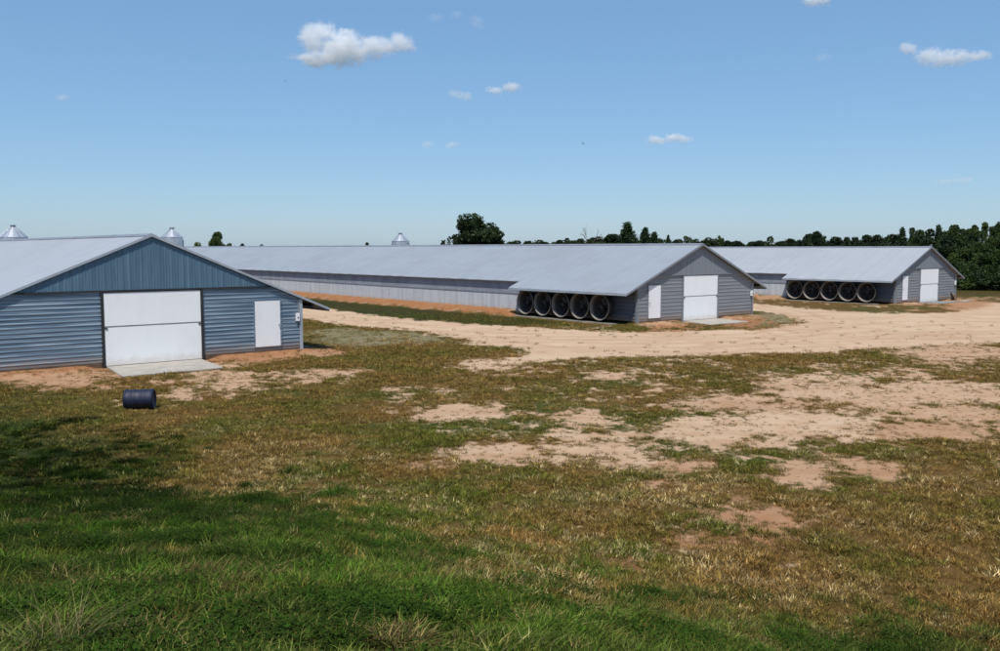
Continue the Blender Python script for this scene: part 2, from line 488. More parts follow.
def ground_material():
    m, nt, b = new_mat("earth_and_turf")
    a1 = nt.new("ShaderNodeAttribute", attribute_name="mask")
    a2 = nt.new("ShaderNodeAttribute", attribute_name="mask2")
    s1 = nt.new("ShaderNodeSeparateColor"); nt.link(a1.outputs["Color"], s1.inputs[0])
    s2 = nt.new("ShaderNodeSeparateColor"); nt.link(a2.outputs["Color"], s2.inputs[0])
    dirt, lush, grav = s1.outputs[0], s1.outputs[1], s1.outputs[2]
    red, tone, road = s2.outputs[0], s2.outputs[1], s2.outputs[2]
    geo = nt.new("ShaderNodeNewGeometry")
    P = geo.outputs["Position"]
    nA = nt.noise(P, .5, 6, .65); nB = nt.noise(P, 3.5, 6, .7); nC = nt.noise(P, 22, 5, .7)
    mp = nt.new("ShaderNodeMapping"); nt.link(P, mp.inputs[0])
    mp.inputs["Rotation"].default_value = (0, 0, math.radians(-14)); mp.inputs["Scale"].default_value = (.12, 1.1, 1)
    nT = nt.noise(mp.outputs[0], 1.0, 4, .6)          # wheel tracks running along the road
    turf = nt.mix(nt.ramp(nB, .3, .7), (.075, .048, .014), (.15, .085, .03))
    turf = nt.mix(nt.ramp(tone, .3, .8), turf, (.045, .058, .012))
    turf = nt.mix(nt.ramp(nC, .45, .75, 0, .6), turf, (.045, .035, .016))
    lushc = nt.mix(nt.ramp(nB, .35, .7), (.010, .018, .004), (.022, .032, .008))
    turf = nt.mix(lush, turf, lushc)
    turf = nt.mix(nt.math('MULTIPLY', grav, .8), turf, (.205, .18, .105))
    sand = nt.mix(nt.ramp(nA, .3, .7), (.505, .362, .247), (.445, .305, .195))
    sand = nt.mix(nt.ramp(nB, .4, .75, 0, .55), sand, (.535, .41, .285))
    sand = nt.mix(nt.ramp(nT, .42, .66, 0, .7), sand, (.39, .255, .16))
    sand = nt.mix(nt.math('MULTIPLY', a1.outputs["Alpha"], nt.ramp(nB, .25, .7, .35, .8)), sand, (.37, .23, .14))
    patchy = nt.math('MULTIPLY', nt.ramp(nt.noise(P, 1.3, 5, .65), .42, .62), nt.math('SUBTRACT', 1.0, road))
    sand = nt.mix(nt.math('MULTIPLY', patchy, .30), sand, (.36, .205, .105))
    sand = nt.mix(nt.math('MULTIPLY', red, nt.ramp(nB, .2, .6, .55, 1)), sand, (.245, .098, .036))
    sand = nt.mix(nt.ramp(nC, .55, .8, 0, .45), sand, (.25, .17, .10))
    edge = nt.math('ADD', dirt, nt.math('MULTIPLY', nt.math('SUBTRACT', nC, .5), .9))
    c = nt.mix(nt.ramp(edge, .08, .92), turf, sand)
    nt.link(c, b.inputs["Base Color"])
    b.inputs["Roughness"].default_value = .95
    b.inputs["Specular IOR Level"].default_value = .05
    bp = nt.new("ShaderNodeBump"); bp.inputs["Strength"].default_value = .6; bp.inputs["Distance"].default_value = .05
    h = nt.math('ADD', nB, nt.math('MULTIPLY', nC, .6))
    nt.link(h, bp.inputs["Height"]); nt.link(bp.outputs[0], b.inputs["Normal"])
    return m
GROUND = ground_material()
build_ground()

# ------------------------------------------------------------------ grass
def grass_material(name, rough=.55, straw=True):
    m, nt, b = new_mat(name)
    a = nt.new("ShaderNodeAttribute", attribute_name="tint", attribute_type='INSTANCER')
    v = nt.new("ShaderNodeAttribute", attribute_name="blade")
    if straw:
        c = nt.mix(nt.math('MULTIPLY', v.outputs["Fac"], .85), a.outputs["Color"], (.22, .17, .07))
    else:                                              # green blades only differ in how pale they are
        k = nt.math('ADD', .5, nt.math('MULTIPLY', v.outputs["Fac"], 1.9))
        cb = nt.new("ShaderNodeCombineColor")
        for q in range(3): nt.link(k, cb.inputs[q])
        c = nt.mix(1.0, a.outputs["Color"], cb.outputs[0], 'MULTIPLY')
    nt.link(c, b.inputs["Base Color"])
    b.inputs["Roughness"].default_value = rough
    b.inputs["Specular IOR Level"].default_value = .04
    tr = nt.new("ShaderNodeBsdfTranslucent"); nt.link(c, tr.inputs[0])
    mx = nt.new("ShaderNodeMixShader"); mx.inputs[0].default_value = .3
    nt.link(b.outputs[0], mx.inputs[1]); nt.link(tr.outputs[0], mx.inputs[2])
    nt.link(mx.outputs[0], nt.n["Material Output"].inputs[0])
    return m
GRASS = grass_material("grass_blades", .9, False)
LUSH = grass_material("green_grass_blades", .8, False)

def blade_arrays(nb, hgt, wid, spread, lean, dry, rng, segs=3):
    V_, F_, D_ = [], [], []
    for i in range(nb):
        r = spread * math.sqrt(rng.random()); t = rng.random() * 6.283
        base = np.array([r * math.cos(t), r * math.sin(t), -.015])
        dirn = t + rng.normal(0, .9); ln = lean * (.35 + rng.random())
        h = hgt * (.45 + .75 * rng.random()); w = wid * (.6 + .8 * rng.random())
        side = np.array([-math.sin(dirn + rng.normal(0, .6)), math.cos(dirn), 0])
        dv = dry if rng.random() < .5 else 0.0
        dv = min(1, dv * (.4 + 1.2 * rng.random()) + .12 * rng.random())
        s0 = len(V_)
        for k in range(segs + 1):
            q = k / segs
            p = base + np.array([math.cos(dirn), math.sin(dirn), 0]) * (h * ln * q ** 1.9) + np.array([0, 0, h * q * (1 - .28 * ln * q)])
            ww = w * (1 - q) ** .7 * .5 + .0004
            V_ += [p - side * ww, p + side * ww]; D_ += [dv, dv]
        for k in range(segs):
            a = s0 + 2 * k
            F_.append((a, a + 1, a + 3, a + 2))
    return np.array(V_), np.array(F_), np.array(D_)

def tuft_proto(name, *a, mat=None, **k):
    rng = np.random.default_rng(abs(hash(name)) % 1000 if False else sum(map(ord, name)))
    V_, F_, D_ = blade_arrays(*a, rng=rng, **k)
    me = array_mesh(name, V_, F_, mat or GRASS, True)
    at = me.attributes.new("blade", 'FLOAT', 'POINT'); at.data.foreach_set("value", D_.astype(np.float32))
    return bpy.data.objects.new(name, me)

def weed_proto(name, n, rad, rng):
    V_, F_, D_ = [], [], []
    for i in range(n):
        r = rad * math.sqrt(rng.random()); t = rng.random() * 6.283
        h = .03 + .06 * rng.random(); s = .006 + .010 * rng.random()
        c = np.array([r * math.cos(t), r * math.sin(t), h])
        tx = np.array([math.cos(t), math.sin(t), rng.normal(0, .35)]); tx /= np.linalg.norm(tx)
        ty = np.cross([0, 0, 1], tx); ty /= np.linalg.norm(ty)
        s0 = len(V_)
        V_ += [c - tx * s, c + ty * s * .6, c + tx * s * 1.2, c - ty * s * .6]
        F_.append((s0, s0 + 1, s0 + 2, s0 + 3)); D_ += [.1 * rng.random()] * 4
    me = array_mesh(name, V_, F_, LUSH, False)
    at = me.attributes.new("blade", 'FLOAT', 'POINT'); at.data.foreach_set("value", np.array(D_, np.float32))
    return bpy.data.objects.new(name, me)

def proto_collection(name, objs):
    c = bpy.data.collections.new(name)
    for o in objs: c.objects.link(o)
    return c

def scatter(name, label, pts, rot, scl, idx, tint, coll):
    me = bpy.data.meshes.new(name)
    me.vertices.add(len(pts)); me.vertices.foreach_set("co", pts.astype(np.float32).ravel())
    for nm, ty, data, key in (("rot", 'FLOAT_VECTOR', rot, "vector"), ("scl", 'FLOAT', scl, "value"), ("idx", 'INT', idx, "value"), ("tint", 'FLOAT_COLOR', tint, "color")):
        at = me.attributes.new(nm, ty, 'POINT')
        at.data.foreach_set(key, np.ascontiguousarray(data, dtype=np.int32 if ty == 'INT' else np.float32).ravel())
    o = bpy.data.objects.new(name, me)
    COL.objects.link(o)
    ng = bpy.data.node_groups.new(name + "_scatter", 'GeometryNodeTree')
    ng.interface.new_socket("Geometry", in_out='INPUT', socket_type='NodeSocketGeometry')
    ng.interface.new_socket("Geometry", in_out='OUTPUT', socket_type='NodeSocketGeometry')
    N, L = ng.nodes, ng.links
    gi, go = N.new("NodeGroupInput"), N.new("NodeGroupOutput")
    iop = N.new("GeometryNodeInstanceOnPoints")
    ci = N.new("GeometryNodeCollectionInfo")
    ci.inputs["Collection"].default_value = coll
    ci.inputs["Separate Children"].default_value = True
    ci.inputs["Reset Children"].default_value = True
    def attr(nm, ty):
        n = N.new("GeometryNodeInputNamedAttribute"); n.data_type = ty
        n.inputs["Name"].default_value = nm
        return next(s for s in n.outputs if s.enabled and s.name == "Attribute")
    m2p = N.new("GeometryNodeMeshToPoints")
    L.new(gi.outputs[0], m2p.inputs["Mesh"])
    L.new(m2p.outputs[0], iop.inputs["Points"])
    L.new(ci.outputs[0], iop.inputs["Instance"])
    iop.inputs["Pick Instance"].default_value = True
    L.new(attr("idx", 'INT'), iop.inputs["Instance Index"])
    L.new(attr("rot", 'FLOAT_VECTOR'), iop.inputs["Rotation"])
    L.new(attr("scl", 'FLOAT'), iop.inputs["Scale"])
    L.new(iop.outputs[0], go.inputs[0])
    md = o.modifiers.new("scatter", 'NODES'); md.node_group = ng
    tag(o, label, "grass", kind="stuff")
    return o

def grass():
    rng = np.random.default_rng(5)
    lush_c = proto_collection("lush_tufts", [tuft_proto("lush_tuft_%d" % i, 60, .047 + .010 * i, .0068, .09, .7 + .12 * i, .75, segs=3, mat=LUSH) for i in range(5)])
    dry_c = proto_collection("dry_tufts", [tuft_proto("dry_tuft_%d" % i, 26, .05 + .012 * i, .0085, .11, .95, .8, segs=2) for i in range(5)])
    weed_c = proto_collection("weeds", [weed_proto("weed_%d" % i, 70, .13, np.random.default_rng(i)) for i in range(3)])
    def sample(n, r0, r1, pw, half=36):
        q = rng.random(n)
        k = 1 - pw
        r = (r0 ** k + q * (r1 ** k - r0 ** k)) ** (1 / k)      # density per metre of range ~ r^-pw
        a = np.radians(rng.uniform(-half, half, n))
        x, y = r * np.sin(a), r * np.cos(a)
        z = height(x, y)
        return x, y, z, r
    def clear(x, y):
        ok = np.ones(len(x), bool)
        for i, b in enumerate(BARNS):
            u, v = barn_uv(b, x, y)
            ok &= ~((u > -.05) & (v > -b['W'] - .05) & (v < .05) & (u < b['lng']))
            ok &= ~((u > -(3.05, 2.75, 1.5)[i]) & (u < .1) & (v > DOORS[i][0] - (.25, .6, .1)[i]) & (v < DOORS[i][1] - (.2, .2, -.5)[i]))
            ok &= ~((u > .5) & (u < b['ext']) & (v > -b['W'] - 1.45) & (v < 1.45))
        return ok
    # ---- lush
    x, y, z, r = sample(90000, 2.2, 26, .35)
    dirt, road, gr, lush, red, tone, px, py = cover(x, y, z)
    clump = fbm(x * 2.3, y * 2.3, 77, 4)
    keep = (rng.random(len(x)) < lush * (1.15 - dirt * .8) * sstep(.34, .52, clump)) & clear(x, y)
    x, y, z, r, tone, clump, px, py = (a[keep] for a in (x, y, z, r, tone, clump, px, py))
    n = len(x)
    f = np.clip(fbm(x * .8, y * .8, 91, 4) * 1.8 - .5 + rng.normal(0, .22, n), 0, 1)[:, None]
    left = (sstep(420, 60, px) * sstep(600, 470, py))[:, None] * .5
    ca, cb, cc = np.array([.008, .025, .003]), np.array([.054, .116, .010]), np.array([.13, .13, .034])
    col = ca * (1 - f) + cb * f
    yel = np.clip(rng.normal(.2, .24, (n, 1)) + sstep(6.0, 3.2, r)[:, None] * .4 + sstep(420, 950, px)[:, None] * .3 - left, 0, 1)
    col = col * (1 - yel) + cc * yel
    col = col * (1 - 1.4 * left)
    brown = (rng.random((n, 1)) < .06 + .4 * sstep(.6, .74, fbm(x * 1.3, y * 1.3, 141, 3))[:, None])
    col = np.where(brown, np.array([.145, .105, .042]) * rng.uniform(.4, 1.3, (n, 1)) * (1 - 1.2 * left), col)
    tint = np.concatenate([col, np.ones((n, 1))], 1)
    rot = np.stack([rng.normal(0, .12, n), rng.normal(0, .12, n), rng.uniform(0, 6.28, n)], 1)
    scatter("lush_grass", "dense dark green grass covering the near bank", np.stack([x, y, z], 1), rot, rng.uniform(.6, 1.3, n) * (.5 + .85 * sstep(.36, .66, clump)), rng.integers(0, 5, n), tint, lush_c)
    print("lush", n)
    # ---- dry turf
    x, y, z, r = sample(260000, 3.2, 62, .0)
    dirt, road, gr, lush, red, tone, px, py = cover(x, y, z)
    clump = fbm(x * 1.6, y * 1.6, 78, 4)
    p = (1 - np.maximum(dirt * .90, road * .992)) * (1 - .82 * lush) * sstep(.16, .46, clump) * (1 - .75 * gr)
    p = p * np.where(r > 40, .8, 1)
    keep = (rng.random(len(x)) < p) & clear(x, y)
    x, y, z, r, tone, clump, dirt, lush = (a[keep] for a in (x, y, z, r, tone, clump, dirt, lush))
    n = len(x)
    g = np.clip((fbm(x * .55, y * .55, 123, 5) - .5) * 4.2 + tone * .5 + .10 + rng.normal(0, .3, n), 0, 1)[:, None]
    o = np.clip((fbm(x * 1.1, y * 1.1, 127, 4) - .5) * 3.2 + .45 + rng.normal(0, .3, n), 0, 1)[:, None]
    dry = np.array([.190, .112, .034]) * o + np.array([.155, .105, .03]) * (1 - o)
    g = g * (1 - .42 * sstep(16, 27, r)[:, None])
    col = dry * (1 - g) + np.array([.074, .088, .013]) * g
    pale = (rng.random((n, 1)) < .09 + .3 * sstep(.5, .70, fbm(x * .7, y * .7, 131, 4))[:, None]) * rng.random((n, 1)) ** .6 * (.25 + .75 * sstep(30, 15, r)[:, None])
    col = col * (1 - pale) + np.array([.42, .325, .165]) * pale
    col = col * np.exp(rng.normal(0, .28, (n, 1))) * (1 - .35 * dirt[:, None])
    lu = lush[:, None] * .7
    col = col * (1 - lu) + np.array([.03, .062, .008]) * lu
    tint = np.concatenate([col, np.ones((n, 1))], 1)
    rot = np.stack([rng.normal(0, .1, n), rng.normal(0, .1, n), rng.uniform(0, 6.28, n)], 1)
    sc = rng.uniform(.6, 1.3, n) * (.5 + .9 * clump) * np.where(r > 30, 1.25, 1.0) * (1 - .55 * dirt)
    scatter("dry_grass", "short brown and olive turf growing in patches across the field", np.stack([x, y, z], 1), rot, sc, rng.integers(0, 5, n), tint, dry_c)
    print("dry", n)
    # ---- broad-leaved weeds
    x, y, z, r = sample(17000, 2.3, 22, .4)
    dirt, road, gr, lush, red, tone, px, py = cover(x, y, z)
    keep = (rng.random(len(x)) < lush * sstep(.44, .62, fbm(x * 1.2, y * 1.2, 99, 3))) & clear(x, y)
    x, y, z = x[keep], y[keep], z[keep]
    n = len(x)
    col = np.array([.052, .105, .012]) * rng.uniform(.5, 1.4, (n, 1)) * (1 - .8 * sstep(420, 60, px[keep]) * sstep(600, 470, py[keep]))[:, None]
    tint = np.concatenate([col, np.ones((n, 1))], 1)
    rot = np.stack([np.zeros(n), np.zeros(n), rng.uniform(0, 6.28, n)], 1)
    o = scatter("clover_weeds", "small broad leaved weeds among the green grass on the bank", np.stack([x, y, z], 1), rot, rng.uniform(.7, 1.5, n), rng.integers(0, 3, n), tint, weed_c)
    o["category"] = "weeds"
    print("weeds", n)
grass()

# tall straw-coloured clump at the near left corner
def straw_clump(px, py, label):
    p = on_ground(px, py, 2.5)
    z = height(np.array([p[0]]), np.array([p[1]]))[0]
    V_, F_, D_ = blade_arrays(110, .36, .004, .12, .95, .9, np.random.default_rng(3), segs=5)
    m = leaf_mat("straw_blades", (.07, .08, .02), (.22, .18, .075), .3)
    me = array_mesh("grass_clump", V_, F_, m, True)
    at = me.attributes.new("tint", 'FLOAT', 'POINT'); at.data.foreach_set("value", np.clip(D_ * 1.4, 0, 1).astype(np.float32))
    o = bpy.data.objects.new("grass_clump", me); COL.objects.link(o)
    o.location = (p[0], p[1], z)
    tag(o, label, "grass clump")
straw_clump(62, 622, "tall straw coloured grass clump with arching blades at the near left of the bank")

# ------------------------------------------------------------------ barns
def ribbed(bm, o, U_, V_, N_, w, l, period, depth, duty=.3, phase=0.0):
    """trapezoid-ribbed sheet: ribs run along V_ (length l), repeat along U_ (width w), stand out along N_"""
    prof = []
    s = -phase
    a = period * duty
    while s < w + period:
        for t, h in ((0, 0), (period - a, 0), (period - a * .7, depth), (period - a * .3, depth)):
            prof.append((s + t, h))
        s += period
    prof = [(t, h) for t, h in prof if -1e-6 <= t <= w + 1e-6]
    if prof[0][0] > 1e-4: prof.insert(0, (0, 0))
    if prof[-1][0] < w - 1e-4: prof.append((w, 0))
    o, U_, V_, N_ = Vector(o), Vector(U_), Vector(V_), Vector(N_)
    lines = [[bm.verts.new(o + U_ * t + N_ * h + V_ * (l * q)) for q in (0, 1)] for t, h in prof]
    for i in range(len(lines) - 1):
        bm.faces.new((lines[i][0], lines[i + 1][0], lines[i + 1][1], lines[i][1]))

def cut(bm, co, no):
    g = bm.verts[:] + bm.edges[:] + bm.faces[:]
    bmesh.ops.bisect_plane(bm, geom=g, plane_co=co, plane_no=no, clear_outer=True, dist=1e-5)

def fan_mesh():
    bm = bmesh.new()                                   # cone opens towards -x (outwards), mouth at x = -.95
    lathe(bm, [(.60, 0.02), (.62, -.18), (.72, -.46), (.765, -.598), (.735, -.598), (.69, -.46), (.59, -.18), (.57, 0.02)], 44, 'x')
    return bm

def build_barn(b, idx, label, siding, gable, trim, person_door, door, fan0, pitch_, sides):
    W, zr, oh, lng, ext, rk = b['W'], b['zr'], b['oh'], b['lng'], b['ext'], b['rake']
    hw = W / 2
    zw = 2.27
    s = (zr - zw) / hw
    cxy = b['c'] - V * hw
    root = empty("poultry_barn", (cxy[0], cxy[1], 0), A)
    tag(root, label, "barn", "long metal poultry barns on the farm")
    X = lambda v: v + hw                                # v measured from the right corner
    roofz = lambda x: zr - s * abs(x)
    # ---- roof: two slopes with thickness, wider over the fans
    bm = bmesh.new()
    th = .05
    for sg in (-1, 1):
        for (y0, y1, o_) in ((-rk, ext, oh), (ext + .002, lng + .3, .20)):
            xe = sg * (hw + o_)
            ys = np.linspace(y0, y1, max(2, int((y1 - y0) / .9)))
            top = [[bm.verts.new((xx, yy, roofz(xx) + .05 + (0.022 * math.sin(yy * 3.1) * (q / 5) if q == 5 else 0))) for q, xx in enumerate(np.linspace(0, xe, 6))] for yy in ys]
            bot = [[bm.verts.new((xx, yy, roofz(xx))) for xx in (0, xe)] for yy in (y0, y1)]
            for i in range(len(ys) - 1):
                for q in range(5):
                    bm.faces.new((top[i][q], top[i + 1][q], top[i + 1][q + 1], top[i][q + 1]))
            bm.faces.new((bot[0][0], bot[0][1], bot[1][1], bot[1][0]))
            bm.faces.new((bot[0][0], bot[0][1], *reversed(top[0])))
            bm.faces.new((bot[1][0], bot[1][1], *reversed(top[-1])))
            bm.faces.new((bot[0][1], bot[1][1], *[t[5] for t in reversed(top)]))
    roof = obj("roof", bm, (ROOF_PALE, ROOF, ROOF_PALE)[idx], root)
    bm = bmesh.new()
    prism(bm, [(-.22, -rk - .01, zr + .06 - s * .22), (0, -rk - .01, zr + .06), (.22, -rk - .01, zr + .06 - s * .22), (.22, -rk - .01, zr + .085 - s * .22), (0, -rk - .01, zr + .088), (-.22, -rk - .01, zr + .085 - s * .22)], (0, lng + .3 + rk, 0))
    obj("ridge_cap", bm, TRIM_GREY, roof)
    # ---- rake trim down each front roof edge
    for sg in (-1, 1):
        bm = bmesh.new()
        tr_ = .035 if idx == 0 else .06
        xe = sg * (hw + oh + .02)
        prism(bm, [(0, -rk - .045, zr + .065), (xe, -rk - .045, roofz(xe) + .065), (xe, -rk - .045, roofz(xe) - tr_), (0, -rk - .045, zr - tr_)], (0, .04, 0))
        obj("rake_trim", bm, trim, root)
    # ---- eave fascia over the fans
    for sg in (-1, 1):
        bm = bmesh.new()
        xe = sg * (hw + oh)
        prism(bm, [(xe, -rk, roofz(xe) - .002), (xe + sg * .025, -rk, roofz(xe) - .002), (xe + sg * .025, -rk, roofz(xe) - .09), (xe, -rk, roofz(xe) - .09)], (0, ext + rk, 0))
        obj("fascia", bm, TRIM_LIGHT, root)
        bm = bmesh.new()                              # purlin under the wide eave
        xp = sg * (hw + oh * .42)
        box(bm, xp - .05, xp + .05, -rk + .06, ext - .05, roofz(xp) - .17, roofz(xp) - .03)
        obj("eave_purlin", bm, DARK, root)
    # ---- gable panel, vertical ribs
    bm = bmesh.new()
    zb = 2.84
    ribbed(bm, (-hw, -.05, zb), (1, 0, 0), (0, 0, 1), (0, -1, 0), W, 3, .23, .013 if idx == 0 else .018)
    for sg in (-1, 1):
        cut(bm, (0, 0, zr - .04), (sg * s, 0, 1))
    obj("gable_panel", bm, gable, root)
    bm = bmesh.new()
    xb = (zr - zb) / s
    box(bm, -xb + .05, xb - .05, -.085, -.005, zb - .055, zb - .002)
    obj("gable_drip_strip", bm, DARK if idx == 0 else TRIM_GREY, root)
    # ---- front wall: ribbed horizontally, one part each side of the big door
    d0, d1 = X(door[0]), X(door[1])
    for x0, x1 in ((-hw, d0 - .10), (d1 + .10, hw)):
        bm = bmesh.new()
        ribbed(bm, (x0, 0, .10), (0, 0, 1), (1, 0, 0), (0, -1, 0), 2.70, x1 - x0, .165 if idx == 0 else .225, .018 if idx == 0 else .016, .42)
        for sg in (-1, 1):
            cut(bm, (0, 0, zr - .03), (sg * s, 0, 1))
        obj("front_wall", bm, siding, root)
    # backing wall behind doors and foundation
    bm = bmesh.new()
    prism(bm, [(-hw + .02, .05, -.3), (hw - .02, .05, -.3), (hw - .02, .05, zw - .05), (0, .05, zr - .06), (-hw + .02, .05, zw - .05)], (0, .1, 0))
    obj("end_frame", bm, TRIM_GREY, root)
    for x0, x1 in ((-hw + .01, d0 - .12), (d1 + .12, hw - .01)):
        bm = bmesh.new()
        box(bm, x0, x1, -.015, .045, -.3, .098)
        obj("foundation", bm, FOUND, root)
    # back wall
    bm = bmesh.new()
    prism(bm, [(-hw + .02, lng - .1, -.2), (hw - .02, lng - .1, -.2), (hw - .02, lng - .1, zw - .05), (0, lng - .1, zr - .06), (-hw + .02, lng - .1, zw - .05)], (0, .1, 0))
    obj("back_wall", bm, siding, root)
    # ---- corner trims
    for sg in (-1, 1):
        bm = bmesh.new()
        q = [(hw - .12, -.05), (hw + .035, -.05), (hw + .035, .12), (hw + .026, .12), (hw + .026, -.034), (hw - .12, -.034)]
        prism(bm, [(sg * x_, y_, -.05) for x_, y_ in q], (0, 0, zw - .0))
        obj("corner_trim", bm, TRIM_GREY if idx else TRIM_LIGHT, root)
    # ---- big door
    zt = zb - .085
    bm = bmesh.new()
    prism(bm, [(d0 - .10, -.075, -.12), (d0 - .002, -.075, -.12), (d0 - .002, -.075, zt - .008), (d1 + .002, -.075, zt - .008), (d1 + .002, -.075, -.12), (d1 + .10, -.075, -.12), (d1 + .10, -.075, zt), (d0 - .10, -.075, zt)], (0, .105, 0))
    df = obj("barn_door", bm, DARK if idx == 0 else TRIM_GREY, root)
    zs = 1.44
    for z0, z1 in ((-.045, zs - .03), (zs + .03, zt - .01)):
        bm = bmesh.new()
        box(bm, d0, d1, -.055, .02, z0, z1)
        dp = obj("door_panel", bm, WHITE, df)
        bv = dp.modifiers.new("bevel", 'BEVEL'); bv.width = .006; bv.segments = 1
    bm = bmesh.new(); box(bm, d0, d1, -.048, .015, zs - .029, zs + .029); obj("middle_rail", bm, TRIM_GREY, df)
    for xx in (d0 + .06, d1 - .06):
        bm = bmesh.new()
        box(bm, xx - .05, xx + .05, -.085, -.057, zs - .075, zs - .03)
        obj("latch", bm, DARK, df)
    # ---- person door
    p0, p1 = X(person_door[0]), X(person_door[1])
    bm = bmesh.new()
    prism(bm, [(p0 - .06, -.06, .24), (p0 - .002, -.06, .24), (p0 - .002, -.06, 2.222), (p1 + .002, -.06, 2.222), (p1 + .002, -.06, .24), (p1 + .06, -.06, .24), (p1 + .06, -.06, 2.26), (p0 - .06, -.06, 2.26)], (0, .06, 0))
    pd = obj("person_door", bm, TRIM_GREY if idx else siding, root)
    bm = bmesh.new(); box(bm, p0, p1, -.05, .02, .25, 2.22)
    lf = obj("door_leaf", bm, WHITE, pd)
    lf.modifiers.new("bevel", 'BEVEL').width = .005
    bm = bmesh.new()
    hx = p1 - .07 if idx == 0 else p0 + .07
    tube(bm, (hx, -.05, 1.18), (hx, -.11, 1.18), .018, .018); tube(bm, (hx, -.11, 1.18), (hx, -.14, 1.18), .036, .03)
    obj("handle", bm, GALV, pd)
    # ---- small white switch box near the right corner, with a dark knob and conduit
    bm = bmesh.new(); bx = hw - .22
    box(bm, bx - .075, bx + .075, -.13, -.032, 1.28, 1.62)
    sb = obj("switch_box", bm, WHITE, root)
    bm = bmesh.new(); tube(bm, (bx, -.13, 1.43), (bx, -.15, 1.43), .03, .028, 12); obj("switch_knob", bm, DARK, sb)
    bm = bmesh.new(); tube(bm, (bx + .04, -.06, 1.62), (bx + .04, -.06, zw - .12), .016, .016); obj("conduit", bm, GALV, sb)
    # ---- side walls
    for sg in (-1, 1):
        x0 = sg * hw
        bm = bmesh.new()                              # solid metal part at the front end, ribs run along
        ribbed(bm, (x0, -.0, .10), (0, 0, 1), (0, 1, 0), (sg, 0, 0), zw - .16, ext + .25, .225, .022, .42)
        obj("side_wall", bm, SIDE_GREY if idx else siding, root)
        bm = bmesh.new()                              # lower boards and curtain of the long part
        ya, yb = ext + .26, lng - .15
        box(bm, *sorted((x0 - sg * .08, x0)), ya, yb, -.2, 1.33)
        cw = obj("curtain_wall", bm, CURTAIN, root)
        bm = bmesh.new()
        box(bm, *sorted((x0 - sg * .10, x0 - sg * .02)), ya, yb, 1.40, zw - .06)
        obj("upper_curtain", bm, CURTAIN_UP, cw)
        bm = bmesh.new()
        box(bm, *sorted((x0 - sg * .09, x0 + sg * .03)), ya, yb, 1.331, 1.398)
        obj("curtain_rail", bm, TRIM_GREY, cw)
        if sg not in sides: continue
        # exhaust fans
        bm = bmesh.new()
        box(bm, *sorted((sg * (hw + .25), sg * (hw + 1.0))), 1.1, ext - .2, -.2, -.045)
        obj("fan_pad", bm, PAD, root)
        n = 5
        for k in range(n):
            yc, zc = fan0 + k * pitch_, .88
            bm = fan_mesh()
            if sg > 0: bmesh.ops.scale(bm, vec=(-1, 1, 1), verts=bm.verts)
            fan = obj("exhaust_fan", bm, FAN_CONE, root, True, (sg * (hw + .04), yc, zc))
            bm = bmesh.new()                          # pale rolled lip of the cone
            lathe(bm, [(.72, -.55), (.768, -.60), (.815, -.715), (.80, -.74), (.765, -.715), (.72, -.55)], 44, 'x')
            if sg > 0: bmesh.ops.scale(bm, vec=(-1, 1, 1), verts=bm.verts)
            obj("fan_rim", bm, FAN_RIM, fan, True)
            bm = bmesh.new()                          # dark shutter plate behind the blades
            tube(bm, (sg * .0, 0, 0), (sg * .03, 0, 0), .565, .565, 40)
            for j in range(9):
                z_ = -.44 + j * .11
                hy = math.sqrt(max(0, .55 ** 2 - z_ * z_)) * .96
                box(bm, *sorted((sg * .03, sg * .055)), -hy, hy, z_ - .012, z_ + .012)
            obj("shutter", bm, FAN_DARK, fan)
            bm = bmesh.new()
            tube(bm, (sg * .10, 0, 0), (sg * .34, 0, 0), .10, .085, 16)
            for j in range(6):
                t = j * math.pi / 3 + .2 + k * .37
                cs, sn = math.cos(t), math.sin(t)
                P = [(sg * (.20 + dx), cs * r_ - sn * w_, sn * r_ + cs * w_) for r_, w_, dx in ((.09, -.05, .04), (.53, -.12, .05), (.53, .10, -.05), (.09, .05, -.04))]
                prism(bm, P, (sg * .012, 0, 0))
            obj("fan_blades", bm, BLADE, fan)
            bm = bmesh.new()
            for q in (-1, 1):
                tube(bm, (sg * .36, 0, q * .08), (sg * .36, 0, q * .655), .016, .016, 6)
                tube(bm, (sg * .36, q * .08, 0), (sg * .36, q * .655, 0), .016, .016, 6)
            tube(bm, (sg * .30, 0, 0), (sg * .50, 0, 0), .12, .11, 14)
            obj("fan_motor", bm, FAN_DARK, fan)
    return root

build_barn(BARNS[0], 0, "nearest barn with blue corrugated walls and a wide white double door", BLUE_SIDING, BLUE_GABLE, TRIM_LIGHT, (-2.17, -1.02), DOORS[0], 2.2, 1.75, (1,))
build_barn(BARNS[1], 1, "middle grey barn with a long silver roof and five round fans under its eave", GREY_SIDING, GREY_GABLE, TRIM_GREY, (-10.55, -9.46), DOORS[1], 2.40, 1.71, (-1,))
build_barn(BARNS[2], 2, "farthest small looking grey barn standing in front of the dark woods", GREY_SIDING, GREY_GABLE, TRIM_GREY, (-9.76, -8.85), DOORS[2], 2.08, 1.65, (-1,))

